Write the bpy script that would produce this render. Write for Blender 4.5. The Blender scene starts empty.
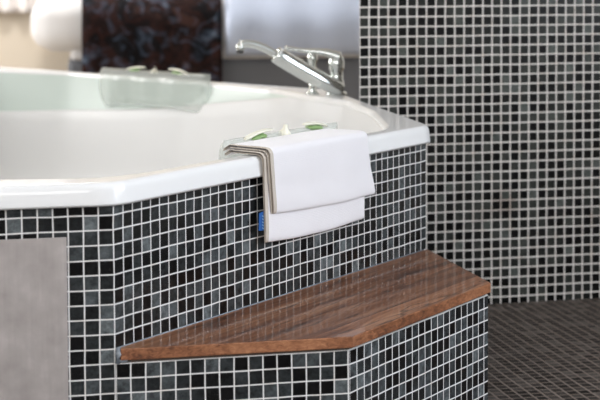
import bpy, bmesh, math, random
from mathutils import Vector, Matrix, noise
random.seed(4)
C = bpy.context.scene.collection
P = .022                      # mosaic pitch of the bath surround
H = .82                       # camera height over the floor
ZR = H - .3585                # first full grout line under the rim
AF, AA, AW = .2193, 1.0026, .2236
fd = Vector((math.cos(AF), math.sin(AF), 0))
ad = Vector((math.cos(AA), math.sin(AA), 0))
an = Vector((math.sin(AA), -math.cos(AA), 0))     # outward normal of the slanted side
fn = Vector((math.sin(AF), -math.cos(AF), 0))
RIM_B = ZR + .0145
RIM_T = RIM_B + .034
CAMX, CAMY = .2732, -2.3085

# ------------------------------------------------------------------ materials
def mat(name, color=(.8, .8, .8), rough=.5, metal=0., coat=0., **kw):
    m = bpy.data.materials.new(name); m.use_nodes = True
    b = m.node_tree.nodes['Principled BSDF']
    b.inputs['Base Color'].default_value = (*color, 1)
    b.inputs['Roughness'].default_value = rough
    b.inputs['Metallic'].default_value = metal
    b.inputs['Coat Weight'].default_value = coat
    b.inputs['Coat Roughness'].default_value = .06
    for k, v in kw.items():
        b.inputs[k.replace('_', ' ')].default_value = v
    return m

def N(m, typ, **props):
    n = m.node_tree.nodes.new(typ)
    for k, v in props.items(): setattr(n, k, v)
    return n
def L(m, a, b): m.node_tree.links.new(a, b)
def math_n(m, op, a, b=None, c=None):
    n = N(m, 'ShaderNodeMath', operation=op)
    for i, v in enumerate((a, b, c)):
        if v is None: continue
        if isinstance(v, (int, float)): n.inputs[i].default_value = v
        else: L(m, v, n.inputs[i])
    return n.outputs[0]
def ramp(m, fac, stops, interp='LINEAR'):
    r = N(m, 'ShaderNodeValToRGB'); r.color_ramp.interpolation = interp
    els = r.color_ramp.elements
    while len(els) < len(stops): els.new(.5)
    for e, (p, c) in zip(els, stops): e.position = p; e.color = (*c, 1)
    L(m, fac, r.inputs[0]); return r.outputs[0]
def mixc(m, fac, a, b, blend='MIX'):
    n = N(m, 'ShaderNodeMix', data_type='RGBA', blend_type=blend)
    for sock, v in ((n.inputs[0], fac), (n.inputs[6], a), (n.inputs[7], b)):
        if isinstance(v, (int, float)): sock.default_value = v
        elif isinstance(v, tuple): sock.default_value = (*v, 1)
        else: L(m, v, sock)
    return n.outputs[2]
def bump(m, height, strength=.2, dist=.002):
    bs = m.node_tree.nodes['Principled BSDF']
    b = N(m, 'ShaderNodeBump'); b.inputs['Strength'].default_value = strength
    b.inputs['Distance'].default_value = dist
    L(m, height, b.inputs['Height']); L(m, b.outputs[0], bs.inputs['Normal'])

def tile_mat(name, stops, grout, gw, seed, rough=.12, spec=.5, mottled=.5, stain=None, jit=.03):
    m = mat(name, rough=rough); bs = m.node_tree.nodes['Principled BSDF']
    bs.inputs['Specular IOR Level'].default_value = spec
    uv = N(m, 'ShaderNodeUVMap'); sp = N(m, 'ShaderNodeSeparateXYZ'); L(m, uv.outputs[0], sp.inputs[0])
    # a slight waviness of the hand-laid sheets
    wz = N(m, 'ShaderNodeTexNoise'); wz.inputs['Scale'].default_value = .35; wz.inputs['Detail'].default_value = 1
    L(m, uv.outputs[0], wz.inputs['Vector'])
    sw = N(m, 'ShaderNodeSeparateColor'); L(m, wz.outputs['Color'], sw.inputs[0])
    u = math_n(m, 'ADD', sp.outputs[0], math_n(m, 'MULTIPLY', math_n(m, 'SUBTRACT', sw.outputs[0], .5), jit * 4))
    v = math_n(m, 'ADD', sp.outputs[1], math_n(m, 'MULTIPLY', math_n(m, 'SUBTRACT', sw.outputs[1], .5), jit * 4))
    def band(x):
        f = math_n(m, 'FRACT', x)
        d = math_n(m, 'ABSOLUTE', math_n(m, 'SUBTRACT', f, .5))
        s = N(m, 'ShaderNodeMapRange', interpolation_type='SMOOTHSTEP')
        s.inputs['From Min'].default_value = .5 - gw / 2 - .035
        s.inputs['From Max'].default_value = .5 - gw / 2 + .035
        L(m, d, s.inputs['Value']); return s.outputs[0]
    g = math_n(m, 'MAXIMUM', band(u), band(v))
    cb = N(m, 'ShaderNodeCombineXYZ')
    L(m, math_n(m, 'FLOOR', u), cb.inputs[0]); L(m, math_n(m, 'FLOOR', v), cb.inputs[1]); cb.inputs[2].default_value = seed
    wn = N(m, 'ShaderNodeTexWhiteNoise', noise_dimensions='3D'); L(m, cb.outputs[0], wn.inputs['Vector'])
    col = ramp(m, wn.outputs['Value'], stops)
    # mottled glass inside one tile
    ns = N(m, 'ShaderNodeTexNoise'); ns.inputs['Scale'].default_value = 1.7; ns.inputs['Detail'].default_value = 5
    ns.inputs['Roughness'].default_value = .7
    ad_ = N(m, 'ShaderNodeVectorMath', operation='ADD'); L(m, uv.outputs[0], ad_.inputs[0])
    L(m, wn.outputs['Color'], ad_.inputs[1]); L(m, ad_.outputs[0], ns.inputs['Vector'])
    mo = ramp(m, ns.outputs[0], [(.3, (1 - mottled,) * 3), (.7, (1 + mottled,) * 3)])
    col = mixc(m, 1., col, mo, 'MULTIPLY')
    gn = N(m, 'ShaderNodeTexNoise'); gn.inputs['Scale'].default_value = .9; gn.inputs['Detail'].default_value = 4
    L(m, uv.outputs[0], gn.inputs['Vector'])
    gcol = mixc(m, ramp(m, gn.outputs[0], [(.5, (0, 0, 0)), (.8, (.5, .5, .5))]), grout, (grout[0] * .75, grout[1] * .62, grout[2] * .5))
    if stain:
        for (su, sv, rad, amt) in stain:
            vm = N(m, 'ShaderNodeVectorMath', operation='DISTANCE'); L(m, uv.outputs[0], vm.inputs[0])
            vm.inputs[1].default_value = (su, sv, 0)
            mk = math_n(m, 'MULTIPLY', ramp(m, math_n(m, 'DIVIDE', vm.outputs['Value'], rad), [(.3, (1, 1, 1)), (1, (0, 0, 0))]), amt)
            gcol = mixc(m, mk, gcol, (.22, .10, .05))
    L(m, mixc(m, g, col, gcol), bs.inputs['Base Color'])
    rr = N(m, 'ShaderNodeMapRange'); L(m, g, rr.inputs['Value'])
    rr.inputs['To Min'].default_value = rough; rr.inputs['To Max'].default_value = .7
    L(m, rr.outputs[0], bs.inputs['Roughness'])
    hgt = math_n(m, 'SUBTRACT', math_n(m, 'MULTIPLY', ns.outputs[0], .25), g)
    bump(m, hgt, .35, .0012)
    return m

DK = (.008, .009, .010)
SURR = [(0, (.003, .003, .0035)), (.25, (.008, .0087, .0092)), (.5, (.021, .0235, .025)), (.75, (.038, .043, .046)), (.95, (.070, .079, .084)), (1, (.13, .146, .153))]
M_SURR = tile_mat('bath_mosaic', SURR, (.86, .845, .845), .085, 1.3, spec=.3, mottled=.65)
M_WALL = tile_mat('wall_mosaic', [(0, (.005, .005, .005)), (.3, (.006, .0058, .0055)), (.6, (.020, .0205, .019)), (.93, (.047, .050, .045)), (1, (.095, .105, .097))],
                  (.87, .825, .785), .13, 5.7, rough=.25, spec=.12, mottled=.35, jit=.02, stain=[(15.4, -20.3, 2.2, .5), (13.0, -21.5, 1.6, .3), (25.3, -22, 1.5, .25)])
M_FLOOR = tile_mat('floor_mosaic', [(0, (.012, .009, .008)), (.6, (.036, .029, .026)), (1, (.10, .086, .077))],
                   (.23, .19, .165), .18, 9.1, rough=.45, spec=.08, mottled=.4)

M_ACR = mat('white_acrylic', (.85, .85, .855), .14, coat=0.)
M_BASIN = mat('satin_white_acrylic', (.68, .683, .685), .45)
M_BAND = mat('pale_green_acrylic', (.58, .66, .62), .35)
M_CHROME = mat('chrome', (.66, .69, .68), .10, 1.)
M_WHITEPL = mat('white_plastic', (.85, .85, .83), .3)
M_DARKPL = mat('dark_plastic', (.05, .05, .05), .4)

M_STEEL = mat('brushed_steel', (.46, .43, .42), .5, .3)
def f_steel(m):
    tc = N(m, 'ShaderNodeTexCoord'); mp = N(m, 'ShaderNodeMapping'); mp.inputs['Scale'].default_value = (160, 160, 14)
    L(m, tc.outputs['Object'], mp.inputs[0])
    n = N(m, 'ShaderNodeTexNoise'); n.inputs['Scale'].default_value = 1; n.inputs['Detail'].default_value = 4; L(m, mp.outputs[0], n.inputs['Vector'])
    n2 = N(m, 'ShaderNodeTexNoise'); n2.inputs['Scale'].default_value = 30; n2.inputs['Detail'].default_value = 6; L(m, tc.outputs['Object'], n2.inputs['Vector'])
    f = math_n(m, 'ADD', math_n(m, 'MULTIPLY', n.outputs[0], .25), math_n(m, 'MULTIPLY', n2.outputs[0], .75))
    L(m, ramp(m, f, [(.3, (.36, .325, .315)), (.55, (.44, .40, .39)), (.75, (.54, .495, .485))]), m.node_tree.nodes['Principled BSDF'].inputs['Base Color'])
    bump(m, n.outputs[0], .08, .001)
f_steel(M_STEEL)

def wood_mat():
    m = mat('varnished_hardwood', rough=.4, coat=.5); bs = m.node_tree.nodes['Principled BSDF']
    bs.inputs['Coat Roughness'].default_value = .07; bs.inputs['Coat IOR'].default_value = 1.42; bs.inputs['Specular IOR Level'].default_value = .15
    tc = N(m, 'ShaderNodeTexCoord'); mp = N(m, 'ShaderNodeMapping')
    L(m, tc.outputs['Object'], mp.inputs[0])
    sp = N(m, 'ShaderNodeSeparateXYZ'); L(m, mp.outputs[0], sp.inputs[0])
    W = .066
    pl = math_n(m, 'FLOOR', math_n(m, 'DIVIDE', math_n(m, 'ADD', sp.outputs[1], .011), W))
    wn = N(m, 'ShaderNodeTexWhiteNoise', noise_dimensions='1D'); L(m, pl, wn.inputs['W'])
    # every lamella gets its own piece of grain
    of = N(m, 'ShaderNodeVectorMath', operation='SCALE'); L(m, wn.outputs['Color'], of.inputs[0]); of.inputs['Scale'].default_value = 7
    av = N(m, 'ShaderNodeVectorMath', operation='ADD'); L(m, mp.outputs[0], av.inputs[0]); L(m, of.outputs[0], av.inputs[1])
    st = N(m, 'ShaderNodeMapping'); st.inputs['Scale'].default_value = (4, 42, 42); L(m, av.outputs[0], st.inputs[0])
    g1 = N(m, 'ShaderNodeTexNoise'); g1.inputs['Scale'].default_value = 1; g1.inputs['Detail'].default_value = 7; g1.inputs['Roughness'].default_value = .65
    g1.inputs['Distortion'].default_value = .6
    L(m, st.outputs[0], g1.inputs['Vector'])
    s2 = N(m, 'ShaderNodeMapping'); s2.inputs['Scale'].default_value = (16, 420, 420); L(m, av.outputs[0], s2.inputs[0])
    g2 = N(m, 'ShaderNodeTexNoise'); g2.inputs['Scale'].default_value = 1; g2.inputs['Detail'].default_value = 3; L(m, s2.outputs[0], g2.inputs['Vector'])
    col = ramp(m, g1.outputs[0], [(.30, (.045, .016, .008)), (.43, (.22, .090, .045)), (.57, (.38, .185, .100)), (.75, (.54, .31, .19))])
    tint = ramp(m, wn.outputs['Value'], [(0, (.62, .56, .52)), (.35, (.95, .90, .86)), (.7, (1.05, 1.0, .95)), (1, (1.3, 1.28, 1.25))])
    col = mixc(m, 1., col, tint, 'MULTIPLY')
    fine = ramp(m, g2.outputs[0], [(.35, (.6, .55, .5)), (.55, (1, 1, 1))])
    col = mixc(m, .45, col, fine, 'MULTIPLY')
    # dark glue seams and gum veins
    fr = math_n(m, 'FRACT', math_n(m, 'DIVIDE', math_n(m, 'ADD', sp.outputs[1], .011), W))
    seam = math_n(m, 'LESS_THAN', fr, .025)
    col = mixc(m, math_n(m, 'MULTIPLY', seam, .35), col, (.03, .012, .007))
    s3 = N(m, 'ShaderNodeMapping'); s3.inputs['Scale'].default_value = (2.2, 17, 17); L(m, av.outputs[0], s3.inputs[0])
    g3 = N(m, 'ShaderNodeTexNoise'); g3.inputs['Scale'].default_value = 1; g3.inputs['Detail'].default_value = 3; L(m, s3.outputs[0], g3.inputs['Vector'])
    vein = ramp(m, math_n(m, 'ABSOLUTE', math_n(m, 'SUBTRACT', g3.outputs[0], .43)), [(0, (1, 1, 1)), (.012, (0, 0, 0))])
    col = mixc(m, math_n(m, 'MULTIPLY', vein, .8), col, (.025, .010, .006))
    L(m, col, bs.inputs['Base Color'])
    return m
M_WOOD = wood_mat()

def end_wood():
    m = mat('sawn_hardwood_edge', rough=.45); bs = m.node_tree.nodes['Principled BSDF']
    tc = N(m, 'ShaderNodeTexCoord'); mp = N(m, 'ShaderNodeMapping'); mp.inputs['Scale'].default_value = (70, 110, 190); mp.inputs['Rotation'].default_value = (.5, .6, 0)
    L(m, tc.outputs['Object'], mp.inputs[0])
    g = N(m, 'ShaderNodeTexNoise'); g.inputs['Scale'].default_value = 1; g.inputs['Detail'].default_value = 6; g.inputs['Distortion'].default_value = 1.2
    L(m, mp.outputs[0], g.inputs['Vector'])
    m2 = N(m, 'ShaderNodeMapping'); m2.inputs['Scale'].default_value = (17, 17, 17); L(m, tc.outputs['Object'], m2.inputs[0])
    g2 = N(m, 'ShaderNodeTexNoise'); g2.inputs['Scale'].default_value = 1; L(m, m2.outputs[0], g2.inputs['Vector'])
    f = math_n(m, 'ADD', math_n(m, 'MULTIPLY', g.outputs[0], .5), math_n(m, 'MULTIPLY', g2.outputs[0], .5))
    L(m, ramp(m, f, [(.33, (.05, .016, .007)), (.46, (.20, .072, .030)), (.6, (.36, .15, .07)), (.72, (.50, .24, .12))]), bs.inputs['Base Color'])
    return m
M_EDGE = end_wood()

M_TOWEL = mat('white_cotton', (.85, .83, .86), .9, Sheen_Weight=.3)
def f_cloth(m, scale, st):
    tc = N(m, 'ShaderNodeUVMap')
    w = N(m, 'ShaderNodeTexWave', wave_type='BANDS', bands_direction='X'); w.inputs['Scale'].default_value = scale; L(m, tc.outputs[0], w.inputs['Vector'])
    w2 = N(m, 'ShaderNodeTexWave', wave_type='BANDS', bands_direction='Y'); w2.inputs['Scale'].default_value = scale; L(m, tc.outputs[0], w2.inputs['Vector'])
    n = N(m, 'ShaderNodeTexNoise'); n.inputs['Scale'].default_value = scale * 1.4; L(m, tc.outputs[0], n.inputs['Vector'])
    h = math_n(m, 'ADD', math_n(m, 'MULTIPLY', w.outputs[1], w2.outputs[1]), n.outputs[0])
    bump(m, h, st, .0012)
f_cloth(M_TOWEL, 130, .22)
M_HEM = mat('unbleached_hem', (.58, .52, .46), .9)
M_BLUE = mat('blue_label', (.012, .10, .36), .7)
M_BLUE2 = mat('pale_blue_thread', (.25, .42, .65), .7)
M_SIL = mat('clear_sealant', (.25, .28, .32), .25)
M_SHADOWGAP = mat('shaded_mortar_bed', (.10, .07, .055), .9)  # mortar made dark so the shadow under the tread is in its colour
M_BEDWHITE = mat('white_duvet', (.82, .82, .84), .9)
M_SHADED_SHEET = mat('blue_grey_shaded_sheet', (.56, .64, .82), .38, Sheen_Weight=.2)  # bluish shade on the white bedding, put into the colour
M_BASE = mat('slate_upholstery', (.17, .18, .205), .7)
M_BEIGE = mat('beige_paint', (.76, .68, .57), .8)
M_WHITE = mat('white_paint', (.80, .79, .77), .8)
M_CARPET = mat('beige_carpet', (.42, .36, .29), .95)

def throw_mat():
    m = mat('dark_marbled_cloth', rough=.8, Specular_IOR_Level=.15); bs = m.node_tree.nodes['Principled BSDF']
    tc = N(m, 'ShaderNodeTexCoord')
    n = N(m, 'ShaderNodeTexNoise'); n.inputs['Scale'].default_value = 9; n.inputs['Detail'].default_value = 5; n.inputs['Distortion'].default_value = 1.0
    L(m, tc.outputs['Object'], n.inputs['Vector'])
    n2 = N(m, 'ShaderNodeTexNoise'); n2.inputs['Scale'].default_value = 14; n2.inputs['Detail'].default_value = 3; n2.inputs['Distortion'].default_value = 1.5
    mp = N(m, 'ShaderNodeMapping'); mp.inputs['Location'].default_value = (3, 5, 7); L(m, tc.outputs['Object'], mp.inputs[0]); L(m, mp.outputs[0], n2.inputs['Vector'])
    a = ramp(m, n.outputs[0], [(.42, (.005, .0045, .006)), (.52, (.030, .011, .009)), (.6, (.008, .005, .006)), (.7, (.050, .023, .019))])
    b = ramp(m, n2.outputs[0], [(.52, (0, 0, 0)), (.68, (.040, .058, .09)), (.78, (.17, .21, .27))])
    L(m, mixc(m, 1., a, b, 'ADD'), bs.inputs['Base Color'])
    return m
M_THROW = throw_mat()

def clear_mat(name, tint, opac):
    m = bpy.data.materials.new(name); m.use_nodes = True; nt = m.node_tree
    bs = nt.nodes['Principled BSDF']; out = nt.nodes['Material Output']
    bs.inputs['Base Color'].default_value = (*tint, 1); bs.inputs['Roughness'].default_value = .18
    tr = N(m, 'ShaderNodeBsdfTransparent'); tr.inputs[0].default_value = (.97, .985, .975, 1)
    mx = N(m, 'ShaderNodeMixShader'); mx.inputs[0].default_value = opac
    L(m, tr.outputs[0], mx.inputs[1]); L(m, bs.outputs[0], mx.inputs[2]); L(m, mx.outputs[0], out.inputs[0])
    return m
M_CLEAR = clear_mat('clear_vinyl', (.72, .76, .73), .35)
M_LEAF = mat('green_leaf_print', (.27, .42, .17), .5)
M_PETAL = mat('white_petal_print', (.86, .84, .72), .4)
M_SHEER = mat('sheer_white_fabric', (.95, .91, .90), .9, Transmission_Weight=0.)

# ------------------------------------------------------------------ helpers
def obj(name, bm, m, parent=None, smooth=False, bevel=0., seg=2, keep_normals=False):
    me = bpy.data.meshes.new(name)
    if not keep_normals: bmesh.ops.recalc_face_normals(bm, faces=bm.faces[:])
    bm.to_mesh(me); bm.free()
    for mm in (m if isinstance(m, (list, tuple)) else [m]): me.materials.append(mm)
    o = bpy.data.objects.new(name, me); C.objects.link(o)
    if smooth:
        for p in me.polygons: p.use_smooth = True
    if bevel:
        b = o.modifiers.new('bevel', 'BEVEL'); b.width = bevel; b.segments = seg; b.limit_method = 'ANGLE'
    if parent: o.parent = parent
    return o
def tag(o, label, cat, group=None):
    o['label'] = label; o['category'] = cat
    if group: o['group'] = group
    return o
def thing(name, label, cat, loc=(0, 0, 0), rz=0, group=None):
    o = bpy.data.objects.new(name, None); C.objects.link(o); o.location = loc; o.rotation_euler = (0, 0, rz)
    o.empty_display_size = .05
    return tag(o, label, cat, group)
def struct(o): o['kind'] = 'structure'; return o

def uvlayer(bm): return bm.loops.layers.uv.verify()
def quad(bm, pts, uvs=None, mi=0):
    vs = [bm.verts.new(p) for p in pts]; f = bm.faces.new(vs); f.material_index = mi
    if uvs:
        l = uvlayer(bm)
        for lo, uv in zip(f.loops, uvs): lo[l].uv = uv
    return f
def box(bm, x0, x1, y0, y1, z0, z1, M=None, uvp=None):
    v = [Vector((x, y, z)) for z in (z0, z1) for y in (y0, y1) for x in (x0, x1)]
    if M: v = [M @ p for p in v]
    vs = [bm.verts.new(p) for p in v]
    for f in ((0, 2, 3, 1), (4, 5, 7, 6), (0, 1, 5, 4), (2, 6, 7, 3), (0, 4, 6, 2), (1, 3, 7, 5)):
        bm.faces.new([vs[i] for i in f])
def prism(bm, poly, z0, z1, uvp=None, mats=(0, 0)):
    """vertical prism; side faces get mosaic uv from the running length"""
    n = len(poly); l = uvlayer(bm)
    lo = [bm.verts.new((p[0], p[1], z0)) for p in poly]; hi = [bm.verts.new((p[0], p[1], z1)) for p in poly]
    for i in range(n):
        j = (i + 1) % n
        f = bm.faces.new((lo[i], lo[j], hi[j], hi[i])); f.material_index = mats[1]
        if uvp:
            u0, z00, p = uvp
            d = (Vector(poly[j]) - Vector(poly[i])).length / p
            a = u0[i] if isinstance(u0, dict) else 0.
            for loop, uv in zip(f.loops, ((a, (z0 - z00) / p), (a + d, (z0 - z00) / p), (a + d, (z1 - z00) / p), (a, (z1 - z00) / p))):
                loop[l].uv = uv
    t = bm.faces.new(hi); t.material_index = mats[0]
    b = bm.faces.new(lo[::-1]); b.material_index = mats[0]
    return lo, hi
def tube(bm, path, rad, n=16, cap=True, squash=None, up=Vector((0, 0, 1))):
    path = [Vector(p) for p in path]; rings = []
    if isinstance(rad, (int, float)): rad = [rad] * len(path)
    for i, p in enumerate(path):
        t = (path[min(i + 1, len(path) - 1)] - path[max(i - 1, 0)]).normalized()
        a = t.cross(up)
        if a.length < 1e-4: a = t.cross(Vector((0, 1, 0)))
        a.normalize(); b = a.cross(t)
        sx, sy = squash if squash else (1, 1)
        rings.append([bm.verts.new(p + (a * math.cos(k * 2 * math.pi / n) * sx + b * math.sin(k * 2 * math.pi / n) * sy) * rad[i]) for k in range(n)])
    for r0, r1 in zip(rings, rings[1:]):
        for k in range(n): bm.faces.new((r0[k], r0[(k + 1) % n], r1[(k + 1) % n], r1[k]))
    if cap: bm.faces.new(rings[0][::-1]); bm.faces.new(rings[-1])
def lathe(bm, prof, c=(0, 0, 0), n=24):
    rings = [[bm.verts.new((c[0] + r * math.cos(k * 2 * math.pi / n), c[1] + r * math.sin(k * 2 * math.pi / n), c[2] + z)) for k in range(n)] for r, z in prof]
    for r0, r1 in zip(rings, rings[1:]):
        for k in range(n): bm.faces.new((r0[k], r0[(k + 1) % n], r1[(k + 1) % n], r1[k]))
    bm.faces.new(rings[0][::-1]); bm.faces.new(rings[-1])
def bez(pts, n=24):
    """Catmull-Rom through the points"""
    pts = [Vector(p) for p in pts]; q = [2 * pts[0] - pts[1]] + pts + [2 * pts[-1] - pts[-2]]; out = []
    for i in range(1, len(q) - 2):
        for k in range(n):
            t = k / n; p0, p1, p2, p3 = q[i - 1:i + 3]
            out.append(.5 * ((2 * p1) + (p2 - p0) * t + (2 * p0 - 5 * p1 + 4 * p2 - p3) * t * t + (3 * p1 - p0 - 3 * p2 + p3) * t ** 3))
    out.append(pts[-1]); return out

# ------------------------------------------------------------------ the room
RB = Matrix.Rotation(AF, 4, 'Z')                 # the room's own axes
def rm(x, y, z=0): return RB @ Vector((x, y, z))
wS = 1.075
WX = CAMX + (.4044 - CAMX) * wS; WY = CAMY + (1.1992 - CAMY) * wS
WZ = H + (.2713 - .3585) * wS; PW = P * wS
wd = Vector((math.cos(AW), math.sin(AW), 0))
w0 = Vector((WX, WY, 0))
WL = 2.05
wd_end = (w0 - Vector((CAMX, CAMY, 0))).normalized()
# tiled partition: its free end is splayed
bm = bmesh.new()
wr = w0 + wd * WL
poly = [w0, wr, wr + Vector((-wd.y, wd.x, 0)) * .11, w0 + wd_end * .115]
prism(bm, [(p.x, p.y) for p in poly], -.02, 2.5, uvp=({0: 0., 1: 0., 2: 0., 3: 0.}, WZ, PW))
struct(obj('wall_partition', bm, M_WALL))

# bathroom floor mosaic and bedroom carpet (room frame = AF)
def room_uv_floor(name, x0, x1, y0, y1, z0, z1, m):
    bm = bmesh.new(); l = uvlayer(bm); box(bm, x0, x1, y0, y1, z0, z1, RB)
    for f in bm.faces:
        for lo in f.loops:
            q = RB.inverted() @ lo.vert.co; lo[l].uv = (q.x / PW, q.y / PW)
    return struct(obj(name, bm, m))
XL, XR, YF, YB = -3.0, 2.45, -3.9, 5.9
yw = (RB.inverted() @ w0).y
room_uv_floor('floor', XL, XR, YF, yw + .06, -.06, 0, M_FLOOR)
room_uv_floor('floor_bedroom', XL, XR, yw + .06, YB, -.06, 0, M_CARPET)
def wall(name, boxes, m):
    bm = bmesh.new()
    for b in boxes: box(bm, *b, RB)
    return struct(obj(name, bm, m))
T = .12; HC = 2.5
wall('ceiling', [(XL - T, XR + T, YF - T, YB + T, HC, HC + .1)], M_WHITE)
wall('wall_back', [(XL - T, XR + T, YB, YB + T, 0, HC)], M_BEIGE)
# window openings: (y0,y1,z0,z1)
LW = [(-2.6, .2, .85, 2.2), (2.6, 5.2, .75, 2.25)]
RW = [(-2.9, .2, .55, 2.25)]
FW = [(-2.2, .6, .9, 2.2)]
def wall_x(name, x0, x1, wins, m):
    bx = []; y = YF - T
    for (a, b, z0, z1) in wins:
        bx += [(x0, x1, y, a, 0, HC), (x0, x1, a, b, 0, z0), (x0, x1, a, b, z1, HC)]; y = b
    bx.append((x0, x1, y, YB + T, 0, HC)); return wall(name, bx, m)
wall_x('wall_left', XL - T, XL, LW, M_BEIGE)
wall_x('wall_right', XR, XR + T, RW, M_WHITE)
a, b, z0, z1 = FW[0]
wall('wall_front', [(XL, a, YF - T, YF, 0, HC), (b, XR, YF - T, YF, 0, HC), (a, b, YF - T, YF, 0, z0), (a, b, YF - T, YF, z1, HC)], M_WHITE)
def window(i, kind, a, b, z0, z1):
    bm = bmesh.new(); w = .05
    def seg(u0, u1, q0, q1):
        if kind == 'L': box(bm, XL - .08, XL - .03, u0, u1, q0, q1, RB)
        elif kind == 'R': box(bm, XR + .03, XR + .08, u0, u1, q0, q1, RB)
        else: box(bm, u0, u1, YF - .08, YF - .03, q0, q1, RB)
    seg(a, b, z0, z0 + w); seg(a, b, z1 - w, z1); seg(a, a + w, z0 + w, z1 - w); seg(b - w, b, z0 + w, z1 - w)
    mid = (a + b) / 2; seg(mid - w / 2, mid + w / 2, z0 + w, z1 - w)
    struct(obj('window_%d' % i, bm, M_WHITEPL))
window(1, 'L', *LW[0]); window(2, 'L', *LW[1]); window(3, 'R', *RW[0]); window(4, 'F', *FW[0])

# ------------------------------------------------------------------ bath surround
A0 = Vector((0, 0, 0)); B0 = ad * .968
sd = AA + math.pi / 4
C0 = Vector((.345, 1.74, 0)); D0 = Vector((-.76, 2.84, 0)); E0 = Vector((-1.5, 2.7, 0))
F0 = Vector((-1.98, 1.95, 0)); G0 = Vector((-2.0, .75, 0)); H0 = -fd * 1.25
outer = [H0, A0, B0, C0, D0, E0, F0, G0]
tub = thing('bathtub', 'large white angular bathtub set in a dark mosaic surround', 'bathtub', (0, 0, 0))
bm = bmesh.new()
u0 = {0: -1.25 / P, 1: 0., 2: 0., 3: 0., 4: 0, 5: 0, 6: 0, 7: 0}
prism(bm, [(p.x, p.y) for p in outer], 0, RIM_B + .004, uvp=(u0, ZR, P))
# hollow it: remove the top and bottom caps so that the basin hangs inside
for f in [f for f in bm.faces if abs(f.normal.z) > .5 or len(f.verts) == 8]: bm.faces.remove(f)
o = obj('tiled_apron', bm, M_SURR, tub, keep_normals=False)
o.modifiers.new('thickness', 'SOLIDIFY').thickness = .012
o.modifiers['thickness'].offset = -1
o['label'] = 'dark mosaic tiles with pale grout round the tub'
# white corner trims of grout on the two visible corners
def resample(poly, n, closed=True):
    pts = poly + [poly[0]]; ls = [0]
    for a, b in zip(pts, pts[1:]): ls.append(ls[-1] + (b - a).length)
    out = []
    for k in range(n):
        t = ls[-1] * k / n; i = max(j for j in range(len(ls) - 1) if ls[j] <= t + 1e-9)
        out.append(pts[i].lerp(pts[i + 1], (t - ls[i]) / (ls[i + 1] - ls[i])))
    return out
def offset_poly(poly, d):
    n = len(poly); out = []
    for i in range(n):
        p0, p1, p2 = poly[i - 1], poly[i], poly[(i + 1) % n]
        e1 = (p1 - p0).normalized(); e2 = (p2 - p1).normalized()
        n1 = Vector((e1.y, -e1.x, 0)); n2 = Vector((e2.y, -e2.x, 0))
        b = (n1 + n2).normalized(); out.append(p1 + b * d / b.dot(n1))
    return out
def rounded(poly, r, k=6):
    n = len(poly); out = []
    for i in range(n):
        p0, p1, p2 = poly[i - 1], poly[i], poly[(i + 1) % n]
        rr = r[i] if isinstance(r, (list, tuple)) else r
        a = p1 + (p0 - p1).normalized() * rr; b = p1 + (p2 - p1).normalized() * rr
        for j in range(k + 1):
            t = j / k; out.append((1 - t) ** 2 * a + 2 * t * (1 - t) * p1 + t * t * b)
    return out
NS = 360
cen = Vector((-.75, 1.35, 0))
def polar(poly, n=NS):
    """sample the star-shaped outline at even angles round the centre"""
    res = []
    m = len(poly)
    for k in range(n):
        th = -math.pi + 2 * math.pi * k / n; d = Vector((math.cos(th), math.sin(th), 0)); best = None
        for i in range(m):
            a, b = poly[i] - cen, poly[(i + 1) % m] - cen
            e = b - a; den = d.x * e.y - d.y * e.x
            if abs(den) < 1e-12: continue
            t = (a.x * e.y - a.y * e.x) / den; s = (a.x * d.y - a.y * d.x) / den
            if t > 0 and -1e-6 <= s <= 1 + 1e-6 and (best is None or t > best): best = t
        res.append(cen + d * best)
    return res
lip = polar(rounded(offset_poly(outer, .012), .018))
bas_ctrl = [Vector((x, y, 0)) for x, y in [
    (-1.12, -.13), (-.75, -.055), (-.30, .030), (-.035, .045), tuple((ad * .10 - an * .030)[:2]), tuple((ad * .84 - an * .030)[:2]),
    (.441, .79), (.428, 1.12), (.383, 1.39), (.30, 1.55), (.20, 1.77), (-.02, 2.08), (-.42, 2.48), (-.76, 2.69), (-1.32, 2.55), (-1.82, 1.85),
    (-1.86, .85), (-1.5, .25)]]
basin = polar(rounded(bas_ctrl, .030, 8))
def sm(x, a, b):
    t = max(0, min(1, (x - a) / (b - a))); return t * t * (3 - 2 * t)
def ring(src, toward, zf):
    return [p + (cen - p).normalized() * (toward(i) if callable(toward) else toward) + Vector((0, 0, zf(i) if callable(zf) else zf)) for i, p in enumerate(src)]
def loft(bm, rings, close=True):
    vr = [[bm.verts.new(p) for p in r] for r in rings]
    for r0, r1 in zip(vr, vr[1:]):
        for k in range(len(r0)):
            j = (k + 1) % len(r0); bm.faces.new((r0[k], r0[j], r1[j], r1[k]))
    return vr
# depth of the pale back band: none at the near and right sides, deep at the back left
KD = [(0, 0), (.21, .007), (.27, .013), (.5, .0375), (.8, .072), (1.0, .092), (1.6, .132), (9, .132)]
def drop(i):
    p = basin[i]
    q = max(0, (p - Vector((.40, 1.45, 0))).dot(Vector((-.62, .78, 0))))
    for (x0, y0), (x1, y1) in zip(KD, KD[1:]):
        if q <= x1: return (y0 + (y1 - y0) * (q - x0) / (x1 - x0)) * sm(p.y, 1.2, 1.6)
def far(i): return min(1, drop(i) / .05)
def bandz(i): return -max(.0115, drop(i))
bm = bmesh.new()
r = .011
rings = [ring(lip, .010, RIM_B), ring(lip, 0, RIM_B), ring(lip, 0, RIM_B + .004), ring(lip, .0018, RIM_T - r * 1.3)]
for k in range(1, 7):
    t = k / 6 * math.pi / 2
    rings.append(ring(lip,   .0018 + r * (1 - math.cos(t)), RIM_T - r * 1.3 + r * 1.3 * math.sin(t)))
lb = .010
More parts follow.
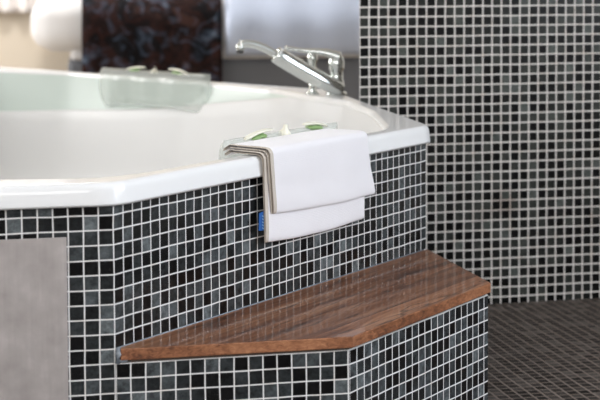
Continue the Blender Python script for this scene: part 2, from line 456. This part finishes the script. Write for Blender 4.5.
for k in range(0, 7):
    t = k / 6 * math.pi / 2
    rings.append(ring(basin, -lb + lb * math.sin(t), RIM_T - lb * (1 - math.cos(t)) * 1.1))
vr = loft(bm, rings)
o = obj('rim', bm, M_ACR, tub, smooth=True)
o.modifiers.new('n', 'WEIGHTED_NORMAL')
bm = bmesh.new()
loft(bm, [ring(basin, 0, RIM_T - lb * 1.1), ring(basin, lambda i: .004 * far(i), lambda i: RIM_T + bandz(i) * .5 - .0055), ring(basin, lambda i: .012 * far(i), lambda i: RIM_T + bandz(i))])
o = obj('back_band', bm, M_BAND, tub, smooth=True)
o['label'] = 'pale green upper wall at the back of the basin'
bm = bmesh.new()
DEP = .40
rs = [ring(basin, lambda i: .012 * far(i), lambda i: RIM_T + bandz(i)), ring(basin, lambda i: .001 + .015 * far(i), lambda i: RIM_T + bandz(i) - .0006), ring(basin, lambda i: .003 + .016 * far(i), lambda i: RIM_T + bandz(i) - .005)]
for k in range(1, 13):
    t = k / 12
    rs.append(ring(basin, lambda i, t=t: .003 + .016 * far(i) + .06 * t + .16 * t ** 6, lambda i, t=t: RIM_T + bandz(i) - .005 + (-DEP - bandz(i)) * (1 - (1 - t) ** 1.25)))
for q in (.5, .25, .02):
    rs.append([cen + (p - cen) * q - Vector((0, 0, 0)) for p in rs[-1]][:] if False else [Vector((cen.x + (p.x - cen.x) * q, cen.y + (p.y - cen.y) * q, RIM_T - DEP - .008)) for p in basin])
vr = loft(bm, rs); bm.faces.new(vr[-1])
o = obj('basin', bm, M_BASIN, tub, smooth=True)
bm = bmesh.new()
lathe(bm, [(.001, 0), (.030, 0), (.034, .002), (.030, .005), (.012, .006), (.001, .006)], (cen.x, cen.y, RIM_T - DEP - .007))
obj('drain', bm, M_CHROME, tub, smooth=True)

# ------------------------------------------------------------------ steel access panel on the front face
pm = Matrix.Translation((0, 0, 0)) @ Matrix.Rotation(AF, 4, 'Z')
pan = thing('access_panel', 'plain brushed steel access panel on the tub front', 'panel', tuple(fd * -.35 + fn * .001))
pan.rotation_euler = (0, 0, AF)
bm = bmesh.new()
PX1 = -.0685; PZ = ZR - .0295
bx0, bx1 = -.29, PX1 + .35
box(bm, bx0, bx1, -.0035, -.0005, .03, PZ)
obj('plate', bm, M_STEEL, pan, bevel=.001)

# ------------------------------------------------------------------ step
P1 = fd * (16 * P + .003); P2 = P1 + ad * (21 * P + .016); P3 = ad * .962
step = thing('bath_step', 'mosaic tiled step with a varnished wooden tread against the bathtub', 'step', (0, 0, 0))
Z_ST = ZR - 10.0 * P
bm = bmesh.new()
g = .0008
poly = [fd * .0006 + an * g, P1, P2, P3 + an * g]
prism(bm, [(p.x, p.y) for p in poly], 0, Z_ST, uvp=({0: 0., 1: 0., 2: 0., 3: 0.}, ZR, P))
o = obj('tiled_base', bm, M_SURR, step)
o['label'] = 'dark mosaic tiled body of the step'
# bedding strip under the tread; its dark colour paints in the shadow line
bm = bmesh.new()
ins = offset_poly([fd * .014 + an * g, P1, P2, P3 + an * g], -.004)
prism(bm, [(p.x, p.y) for p in ins], Z_ST, Z_ST + .005)
obj('bedding', bm, M_SHADOWGAP, step)
# tread: lamellas run along the slanted side; sharp mitred nose
TZ0 = Z_ST + .005; TT = .0175
bm = bmesh.new()
tl = [fd * .010 + fn * .004 + an * .0, P1 + fn * .006 + an * .004, P2 + an * .006 - ad * .001, P3 + ad * .008 + an * .0015, ad * .012 + an * .0015]
tl[0] = fd * .0075 + fn * .005
Lm = Matrix.Rotation(-AA, 4, 'Z')
tpl = [Lm @ p for p in tl]
prism(bm, [(p.x, p.y) for p in tpl], TZ0, TZ0 + TT, mats=(0, 1))
tread = obj('tread', bm, [M_WOOD, M_EDGE], step, bevel=.0014, seg=2)
tread.rotation_euler = (0, 0, AA)
tread['label'] = 'glossy brown hardwood board with dark grain'
# sealant bead between tread and tiles
bm = bmesh.new()
tube(bm, [ad * .002 + an * .0015 + Vector((0, 0, TZ0 + TT)), ad * .3 + an * .0012 + Vector((0, 0, TZ0 + TT)), ad * .955 + an * .0012 + Vector((0, 0, TZ0 + TT))], .0014, 8)
tube(bm, [fd * .0035 + fn * .002 + Vector((0, 0, TZ0 - .004)), fd * .0045 + fn * .003 + Vector((0, 0, TZ0 + TT * .5)), ad * .004 + an * .003 + Vector((0, 0, TZ0 + TT))], [.004, .0048, .003], 8)
tube(bm, [fd * .003 + fn * .001 + Vector((0, 0, TZ0 - .001)), fd * .018 + fn * .001 + Vector((0, 0, TZ0 - .001))], [.003, .002], 8)
o = obj('sealant', bm, M_SIL, step, smooth=True)
o['label'] = 'bluish clear sealant bead along the tiles'

# ------------------------------------------------------------------ towel over the rim
Zv = Vector((0, 0, 1))
def tpt(s, d, z): return ad * s + an * d + Zv * z
def sheet_path(zlow, off, d_in, z_in):
    """profile (d,z) from inside the tub, over the rim, down outside to zlow"""
    D = .0135 + off; Zt = RIM_T + .0015 + off
    pts = [(-d_in, z_in + off * .5), (-d_in * .75, RIM_T + .006 + off), (-.045, Zt + .003), (-.02, Zt + .001), (-.002, Zt)]
    for k in range(1, 6):
        t = k / 5 * math.pi / 2; pts.append((D - .013 + .013 * math.sin(t), Zt - .013 * (1 - math.cos(t))))
    n = 10
    for k in range(1, n + 1):
        pts.append((D + .001 * math.sin(k * .9) * k / n, Zt - .013 + (zlow - Zt + .013) * k / n))
    return pts
def folded_sheet(bm, l, zl_fun, off, gap, sL, sR, d_in, z_in, seed, th=.0024, mi=0):
    """a doubled piece of cloth: down the inner ply, round the fold, up the outer ply"""
    inner = sheet_path(0, off, d_in, z_in); outer_ = sheet_path(0, off + gap, d_in, z_in)
    NSS = 36; grid = []
    path0 = inner + outer_[::-1]
    n1 = len(inner)
    for a in range(NSS + 1):
        fr = a / NSS; row = []
        for b, (d, z) in enumerate(path0):
            low = zl_fun(fr); top = RIM_T - .012
            ply = off if b < n1 else off + gap
            if z < top:
                k = (top - z) / top; z2 = top + (low - top) * k
            else: k = 0; z2 = z
            s = sL(k, ply) + (sR(k, ply) - sL(k, ply)) * fr + min(0, d) * (.35 * (1 - fr) + .6 * fr)
            wob = noise.noise(Vector((s * 9 + seed, k * 2.2, seed))) * .0035 * (k + .15)
            puck = noise.noise(Vector((s * 15 + z2 * 5, z2 * 11, seed + 3))) * .0028
            row.append(tpt(s, d + abs(wob) + puck * min(1, k * 4 + .4), z2 + (wob * .5 if k == 0 else 0)))
        grid.append(row)
    vs = [[bm.verts.new(p) for p in row] for row in grid]
    for a in range(NSS):
        for b in range(len(path0) - 1):
            f = bm.faces.new((vs[a][b], vs[a][b + 1], vs[a + 1][b + 1], vs[a + 1][b])); f.smooth = True
            f.material_index = 1 if (a == 0) else 0
            for lo, (aa, bb) in zip(f.loops, ((a, b), (a, b + 1), (a + 1, b + 1), (a + 1, b))):
                lo[l].uv = (aa / NSS * .32, bb * .012)
towel = thing('towel', 'white cotton towel folded over the tub rim', 'towel', (0, 0, 0))
bm = bmesh.new(); l = uvlayer(bm)
# long lower layer
folded_sheet(bm, l, lambda f: RIM_T - .143 - .003 * f - .006 * math.sin(f * 3.1), .0012, .0038,
             lambda k, p: .368 + .003 * k - p * .4, lambda k, p: .690 + .002 * k, .052, RIM_T - .002, 2.0)
# short upper layer
folded_sheet(bm, l, lambda f: RIM_T - .096 - .008 * f - .004 * math.sin(f * 3.1), .0082, .0042,
             lambda k, p: .371 + .010 * k + (p - .008) * .5, lambda k, p: .695 + .026 * k, .058, RIM_T + .002, 7.0)
o = obj('cloth', bm, [M_TOWEL, M_HEM], towel, keep_normals=False)
sdm = o.modifiers.new('ply', 'SOLIDIFY'); sdm.thickness = .0022; sdm.offset = 0
o.modifiers.new('soft', 'SUBSURF').levels = 1; o.modifiers['soft'].render_levels = 1
# blue woven label at the left edge
bm = bmesh.new()
zc = RIM_T - .107
for k in range(2):
    w = [tpt(.3735 + k * .0006, .0142, zc + .016), tpt(.3540 + k * .0006, .0165, zc + .015), tpt(.3530 + k * .0006, .0165, zc - .014), tpt(.3735 + k * .0006, .0142, zc - .016)]
    w2 = [p + an * .0008 for p in w]
    vs = [bm.verts.new(p) for p in w + w2]
    for f in ((0, 1, 2, 3), (7, 6, 5, 4), (0, 4, 5, 1), (1, 5, 6, 2), (2, 6, 7, 3), (3, 7, 4, 0)): bm.faces.new([vs[i] for i in f])
    break
lab = obj('label', bm, M_BLUE, towel); lab['label'] = 'small blue woven label on the towel edge'
bm = bmesh.new()
for q in range(5):
    z = zc + .010 - q * .005
    a = [tpt(.3650, .0166, z), tpt(.3610, .0169, z), tpt(.3655, .0169, z - .003), tpt(.3685, .0166, z - .003)]
    a = [p + an * .0008 for p in a]
    quad(bm, a)
o = obj('stitching', bm, M_BLUE2, lab); o['label'] = 'pale blue stitching on the label'
o.modifiers.new('t', 'SOLIDIFY').thickness = .0004

# ------------------------------------------------------------------ clear inflatable bath pillows
def pillow(origin, along, inward, label, w=.44, hgt=.13):
    """origin = middle of the basin edge at rim top; hangs inside, crown rises over the rim"""
    t = thing('bath_pillow', label, 'bath pillow', tuple(origin), math.atan2(along.y, along.x), 'clear bath pillows')
    # local x along, local y = toward the tub outside is -inward
    sg = 1 if Vector((-along.y, along.x, 0)).dot(inward) > 0 else -1
    bm = bmesh.new(); NX, NZ = 40, 20; top, front, back = {}, {}, {}
    def shape(u, v):
        # rounded trapezoid, wider at the top third; u,v in -1..1
        edge = (1 - abs(u) ** 5) * (1 - abs(v) ** 4)
        th = .036 * max(edge, 0) ** .5
        ww = w / 2 * (1 - .10 * max(0, -v) ** 2)
        zz = .019 - hgt / 2 + hgt / 2 * v - .012 * u * u * (v < 0) * abs(v)
        rib = .004 * math.cos(u * 12)
        return u * ww, zz, th + rib * max(edge, 0)
    F = [[None] * (NZ + 1) for _ in range(NX + 1)]; B = [[None] * (NZ + 1) for _ in range(NX + 1)]
    for a in range(NX + 1):
        for b in range(NZ + 1):
            u, v = -1 + 2 * a / NX, -1 + 2 * b / NZ
            x, z, th = shape(u, v); y0 = .016
            F[a][b] = bm.verts.new((x, sg * (y0 + th), z))
            B[a][b] = F[a][b] if a in (0, NX) or b in (0, NZ) else bm.verts.new((x, sg * (y0 - .004 + .0), z))
    for a in range(NX):
        for b in range(NZ):
            bm.faces.new((F[a][b], F[a + 1][b], F[a + 1][b + 1], F[a][b + 1]))
            q = (B[a][b], B[a][b + 1], B[a + 1][b + 1], B[a + 1][b])
            if len(set(q)) >= 3 and not all(x in (F[a][b], F[a][b + 1], F[a + 1][b + 1], F[a + 1][b]) for x in q): bm.faces.new(q)
    obj('cushion', bm, M_CLEAR, t, smooth=True)
    # printed panels on the crown: cream edged flaps with leaves
    for cx, ww in ((-.085, .085), (.10, .08)):
        bar = []
        for k in range(9):
            uu = -1 + k / 4; bar.append(Vector((cx + uu * ww * .5, sg * .012, .020 + .004 * (1 - uu * uu) + .008 * uu * (1 if cx < 0 else -1) * .6)))
        bm = bmesh.new(); tube(bm, bar, [.002] + [.0042] * 7 + [.002], 10, squash=(1.6, .7))
        ob = obj('flap', bm, M_PETAL, t, smooth=True); ob['label'] = 'cream edged flap of the pillow'
        bm = bmesh.new(); tube(bm, [p - Vector((0, -sg * .003, .008)) for p in bar[2:7]], [.001, .006, .0045, .0065, .001], 10, squash=(2.2, .8))
        ob = obj('leaf_print', bm, M_LEAF, t, smooth=True); ob['label'] = 'green leaf print'
    bm = bmesh.new()
    n = 16
    tube(bm, [(.0, sg * .014, .010), (.0, sg * .013, .018), (.0, sg * .012, .024), (0, sg * .012, .030)], [.013, .009, .0045, .004], 14)
    ob = obj('valve', bm, M_PETAL, t, smooth=True); ob['label'] = 'pale air valve on the crown'
    for cx in (-.14, .14):
        bm = bmesh.new()
        tube(bm, [(cx, sg * .013, -.075), (cx, sg * .005, -.075), (cx, sg * .001, -.075)], [.005, .010, .016], 14)
        obj('suction_cup', bm, M_CLEAR, t, smooth=True)
    return t
ne = ad * .565 - an * .056
pillow(Vector((ne.x, ne.y, RIM_T + .002)), ad, -an, 'clear pillow with leaf print hanging inside the near rim, half under the towel', w=.37)
fe1 = Vector((-.02, 2.08, 0)); fe2 = Vector((-.42, 2.48, 0)); fdir = (fe1 - fe2).normalized()
fm = fe1.lerp(fe2, .27)
pillow(Vector((fm.x, fm.y, RIM_T + .004)), fdir, Vector((fdir.y, -fdir.x, 0)) if Vector((fdir.y, -fdir.x, 0)).dot(cen - fm) > 0 else Vector((-fdir.y, fdir.x, 0)),
       'clear pillow with leaf print hanging inside the far rim, in front of the bed', w=.48, hgt=.105)

# ------------------------------------------------------------------ mixer tap on the far corner of the rim
FX, FY = .362, 1.575
tap = thing('bath_mixer_tap', 'chrome single lever mixer tap with long slanting spout on the rim', 'tap', (FX, FY, RIM_T))
bm = bmesh.new(); lathe(bm, [(.001, 0), (.026, 0), (.026, .004), (.021, .008), (.001, .008)]); obj('base', bm, M_CHROME, tap, smooth=True)
bm = bmesh.new(); lathe(bm, [(.001, .006), (.017, .006), (.0165, .026), (.019, .028), (.019, .034), (.0165, .036), (.0165, .060), (.019, .063), (.020, .080), (.017, .092), (.010, .098), (.001, .099)])
obj('body', bm, M_CHROME, tap, smooth=True)
bm = bmesh.new()
pth = bez([(.010, -.012, .012), (-.06, -.035, .050), (-.13, -.06, .092), (-.148, -.064, .104)], 8)
tube(bm, pth, [.0185 + .003 * math.sin(k / len(pth) * 3.1) for k in range(len(pth))], 18)
sp_ = obj('spout', bm, M_CHROME, tap, smooth=True)
bm = bmesh.new()
pth = bez([(-.142, -.063, .100), (-.175, -.07, .118), (-.200, -.076, .127), (-.222, -.082, .129), (-.231, -.084, .124), (-.232, -.084, .115)], 8)
tube(bm, pth, [.0095] * (len(pth) - 8) + [.010] * 8, 16)
noz = obj('nozzle', bm, M_CHROME, tap, smooth=True)
bm = bmesh.new(); tube(bm, [(-.232, -.084, .117), (-.232, -.084, .107)], .0085, 14); obj('aerator', bm, M_DARKPL, noz, smooth=True)
bm = bmesh.new(); pth = bez([(-.138, -.0620, .0975), (-.145, -.0635, .1022)], 4); tube(bm, pth, .0205, 18); o = obj('collar', bm, M_WHITEPL, sp_, smooth=True); o['label'] = 'pale collar where the spout narrows'
bm = bmesh.new()
pth = bez([(.008, 0, .092), (-.03, -.004, .104), (-.08, -.008, .109), (-.125, -.012, .116)], 8)
tube(bm, pth, [.021 - .013 * min(1, k / 16) for k in range(len(pth))], 16, squash=(1, .62))
obj('lever', bm, M_CHROME, tap, smooth=True)
bm = bmesh.new(); lathe(bm, [(.001, .0), (.016, .0), (.016, .004), (.0095, .008), (.0095, .078), (.013, .082), (.013, .096), (.009, .100), (.001, .100)], (-.058, .030, 0))
obj('diverter_post', bm, M_CHROME, tap, smooth=True)

# ------------------------------------------------------------------ bedroom beyond
BZ = 6.5
bed_rot = AF * .6
bedc = Vector((CAMX + (30 - 300) * BZ / 1593.6, CAMY + BZ, 0))       # left front corner of the bed on the floor
bed = thing('bed', 'white bed with a slate grey base beyond the bathtub', 'bed', tuple(bedc), bed_rot)
bm = bmesh.new(); box(bm, .15, 2.0, .07, 1.45, 0, .44); obj('bed_base', bm, M_BASE, bed, bevel=.02)
def pillow_box(x0, x1, y0, y1, z0, z1, r, n=10, bulge=.0, seed=0.):
    bm = bmesh.new(); bmesh.ops.create_cube(bm, size=2)
    bmesh.ops.subdivide_edges(bm, edges=bm.edges[:], cuts=24, use_grid_fill=True)
    hx, hy, hz = (x1 - x0) / 2, (y1 - y0) / 2, (z1 - z0) / 2; c = Vector(((x0 + x1) / 2, (y0 + y1) / 2, (z0 + z1) / 2))
    for v in bm.verts:
        p = Vector((v.co.x * hx, v.co.y * hy, v.co.z * hz))
        q = Vector((max(-hx + r, min(hx - r, p.x)), max(-hy + r, min(hy - r, p.y)), max(-hz + r, min(hz - r, p.z))))
        d = p - q
        if d.length > 1e-6: p = q + d.normalized() * r
        nz = noise.noise(Vector((p.x * 3 + seed, p.y * 3, p.z * 4))) * .012
        v.co = c + p + (p.normalized() * nz)
    return bm
obj('duvet', pillow_box(0, 2.1, 0, 1.5, .475, .715, .10, seed=3), M_BEDWHITE, bed, smooth=True)
bm = bmesh.new(); box(bm, .16, 1.99, .06, 1.44, .44, .50); obj('mattress', bm, M_BEDWHITE, bed, bevel=.02)
# throw laid across the bed, hanging down its side
th = Matrix.Translation(bedc) @ Matrix.Rotation(bed_rot, 4, 'Z')
bm = bmesh.new()
prof = [(1.30, .728), (.9, .728), (.5, .728), (.2, .727), (.11, .722), (.04, .698), (-.005, .66), (-.018, .61), (-.02, .55), (-.018, .48), (-.012, .40), (-.010, .32), (-.010, .25), (-.010, .18)]
vs = []
for a in range(25):
    x = .21 + .575 * a / 24
    vs.append([bm.verts.new((x, y - .006 * math.sin(a * 1.1) * (z < .6), z + noise.noise(Vector((x * 6, y * 4, 1))) * .006 + .008)) for y, z in prof])
for a in range(24):
    for b in range(len(prof) - 1):
        bm.faces.new((vs[a][b], vs[a][b + 1], vs[a + 1][b + 1], vs[a + 1][b]))
o = obj('bed_throw', bm, M_THROW, smooth=True)
o.matrix_world = th
s_ = o.modifiers.new('t', 'SOLIDIFY'); s_.thickness = .010; s_.offset = 1
tag(o, 'dark marbled throw hanging over the side of the white bed', 'throw')
bm = bmesh.new()  # sheet added over the duvet side; its blue grey stands for shade
prof = [(.050, .703), (.045, .702), (.040, .6945), (.02, .664), (-.008, .632), (-.022, .594), (-.026, .555), (-.020, .530), (-.012, .495), (.004, .470), (.03, .455)]
vs = []
for a in range(41):
    x = .80 + 1.15 * a / 40
    vs.append([bm.verts.new((x, y - .004 * math.sin(a * .9), z + noise.noise(Vector((x * 5, y * 4, 6))) * .006 + .004)) for y, z in prof])
for a in range(40):
    for b in range(len(prof) - 1):
        bm.faces.new((vs[a][b], vs[a][b + 1], vs[a + 1][b + 1], vs[a + 1][b]))
o = obj('blanket', bm, M_SHADED_SHEET, smooth=True); o.matrix_world = th
s_ = o.modifiers.new('t', 'SOLIDIFY'); s_.thickness = .010; s_.offset = 1
tag(o, 'blanket added over the bed, blue grey for its shaded side, behind the chrome tap', 'blanket')
# sheer curtain on the back wall
bm = bmesh.new()
cz0, cz1 = .60, 2.3; vs = []
cu = RB.inverted() @ Vector((CAMX - 300 * 8.0 / 1593.6, CAMY + 8.0, 0))
for a in range(121):
    x = cu.x - .9 + 1.25 * a / 120
    y = YB - .07 + .025 * math.sin(a * .75) + .008 * math.sin(a * 1.9)
    vs.append([bm.verts.new(rm(x, y, z)) for z in (cz0, cz0 + .03, 1.2, cz1)])
for a in range(120):
    for b in range(3): bm.faces.new((vs[a][b], vs[a + 1][b], vs[a + 1][b + 1], vs[a][b + 1]))
o = obj('curtain', bm, M_SHEER, smooth=True); o.modifiers.new('t', 'SOLIDIFY').thickness = .003
tag(o, 'pinkish white curtain in folds on the beige wall', 'curtain')

# ------------------------------------------------------------------ daylight and added fill light
def area(name, kind, w, e, col):
    a, b, z0, z1 = w
    ld = bpy.data.lights.new(name, 'AREA'); ld.shape = 'RECTANGLE'; ld.size = b - a - .1; ld.size_y = z1 - z0 - .1; ld.energy = e; ld.color = col
    o = bpy.data.objects.new(name, ld); C.objects.link(o); mid = (a + b) / 2; zm = (z0 + z1) / 2
    if kind == 'L': p, d = rm(XL - .10, mid, zm), RB.to_3x3() @ Vector((1, 0, 0))
    elif kind == 'R': p, d = rm(XR + .10, mid, zm), RB.to_3x3() @ Vector((-1, 0, 0))
    else: p, d = rm(mid, YF - .10, zm), RB.to_3x3() @ Vector((0, 1, 0))
    o.location = p; o.rotation_euler = d.to_track_quat('-Z', 'Z').to_euler()
    return o
area('daylight_left', 'L', LW[0], 60, (1, .99, .98))
area('daylight_bedroom', 'L', LW[1], 340, (1, .985, .97))
area('daylight_right', 'R', RW[0], 250, (.84, .91, 1))
area('daylight_front', 'F', FW[0], 125, (1, .98, .95))
# added unseen fill lights: one brightens the bedroom, one the bath area
def lamp(name, loc, e, r, col):
    ld = bpy.data.lights.new(name, 'AREA'); ld.shape = 'DISK'; ld.size = r; ld.energy = e; ld.color = col
    o = bpy.data.objects.new(name, ld); C.objects.link(o); o.location = loc
lamp('fill_light_bedroom', rm(.2, 4.3, HC - .03), 75, .5, (1, .97, .92))
lamp('fill_light_bath', rm(-.4, .4, HC - .03), 12, .5, (1, .99, .98))

w = bpy.data.worlds.new('sky'); w.use_nodes = True; bpy.context.scene.world = w
w.node_tree.nodes['Background'].inputs[0].default_value = (.85, .92, 1, 1)
w.node_tree.nodes['Background'].inputs[1].default_value = 1.0

# ------------------------------------------------------------------ camera
cd = bpy.data.cameras.new('camera'); cam = bpy.data.objects.new('camera', cd); C.objects.link(cam)
cd.sensor_width = 36; cd.lens = 1593.6 / 600 * 36; cd.shift_y = -140.88 / 600
cd.clip_start = .05
cam.matrix_world = Matrix.Translation((CAMX, CAMY, H)) @ Matrix.Rotation(math.pi / 2 - .0572, 4, 'X') @ Matrix.Rotation(-.0044, 4, 'Z')
cd.dof.use_dof = True; cd.dof.focus_distance = 2.65; cd.dof.aperture_fstop = 7
sc = bpy.context.scene; sc.camera = cam
sc.view_settings.view_transform = 'Standard'; sc.view_settings.look = 'None'; sc.view_settings.gamma = 1
sc.view_settings.use_curve_mapping = False; sc.view_settings.exposure = -1.0
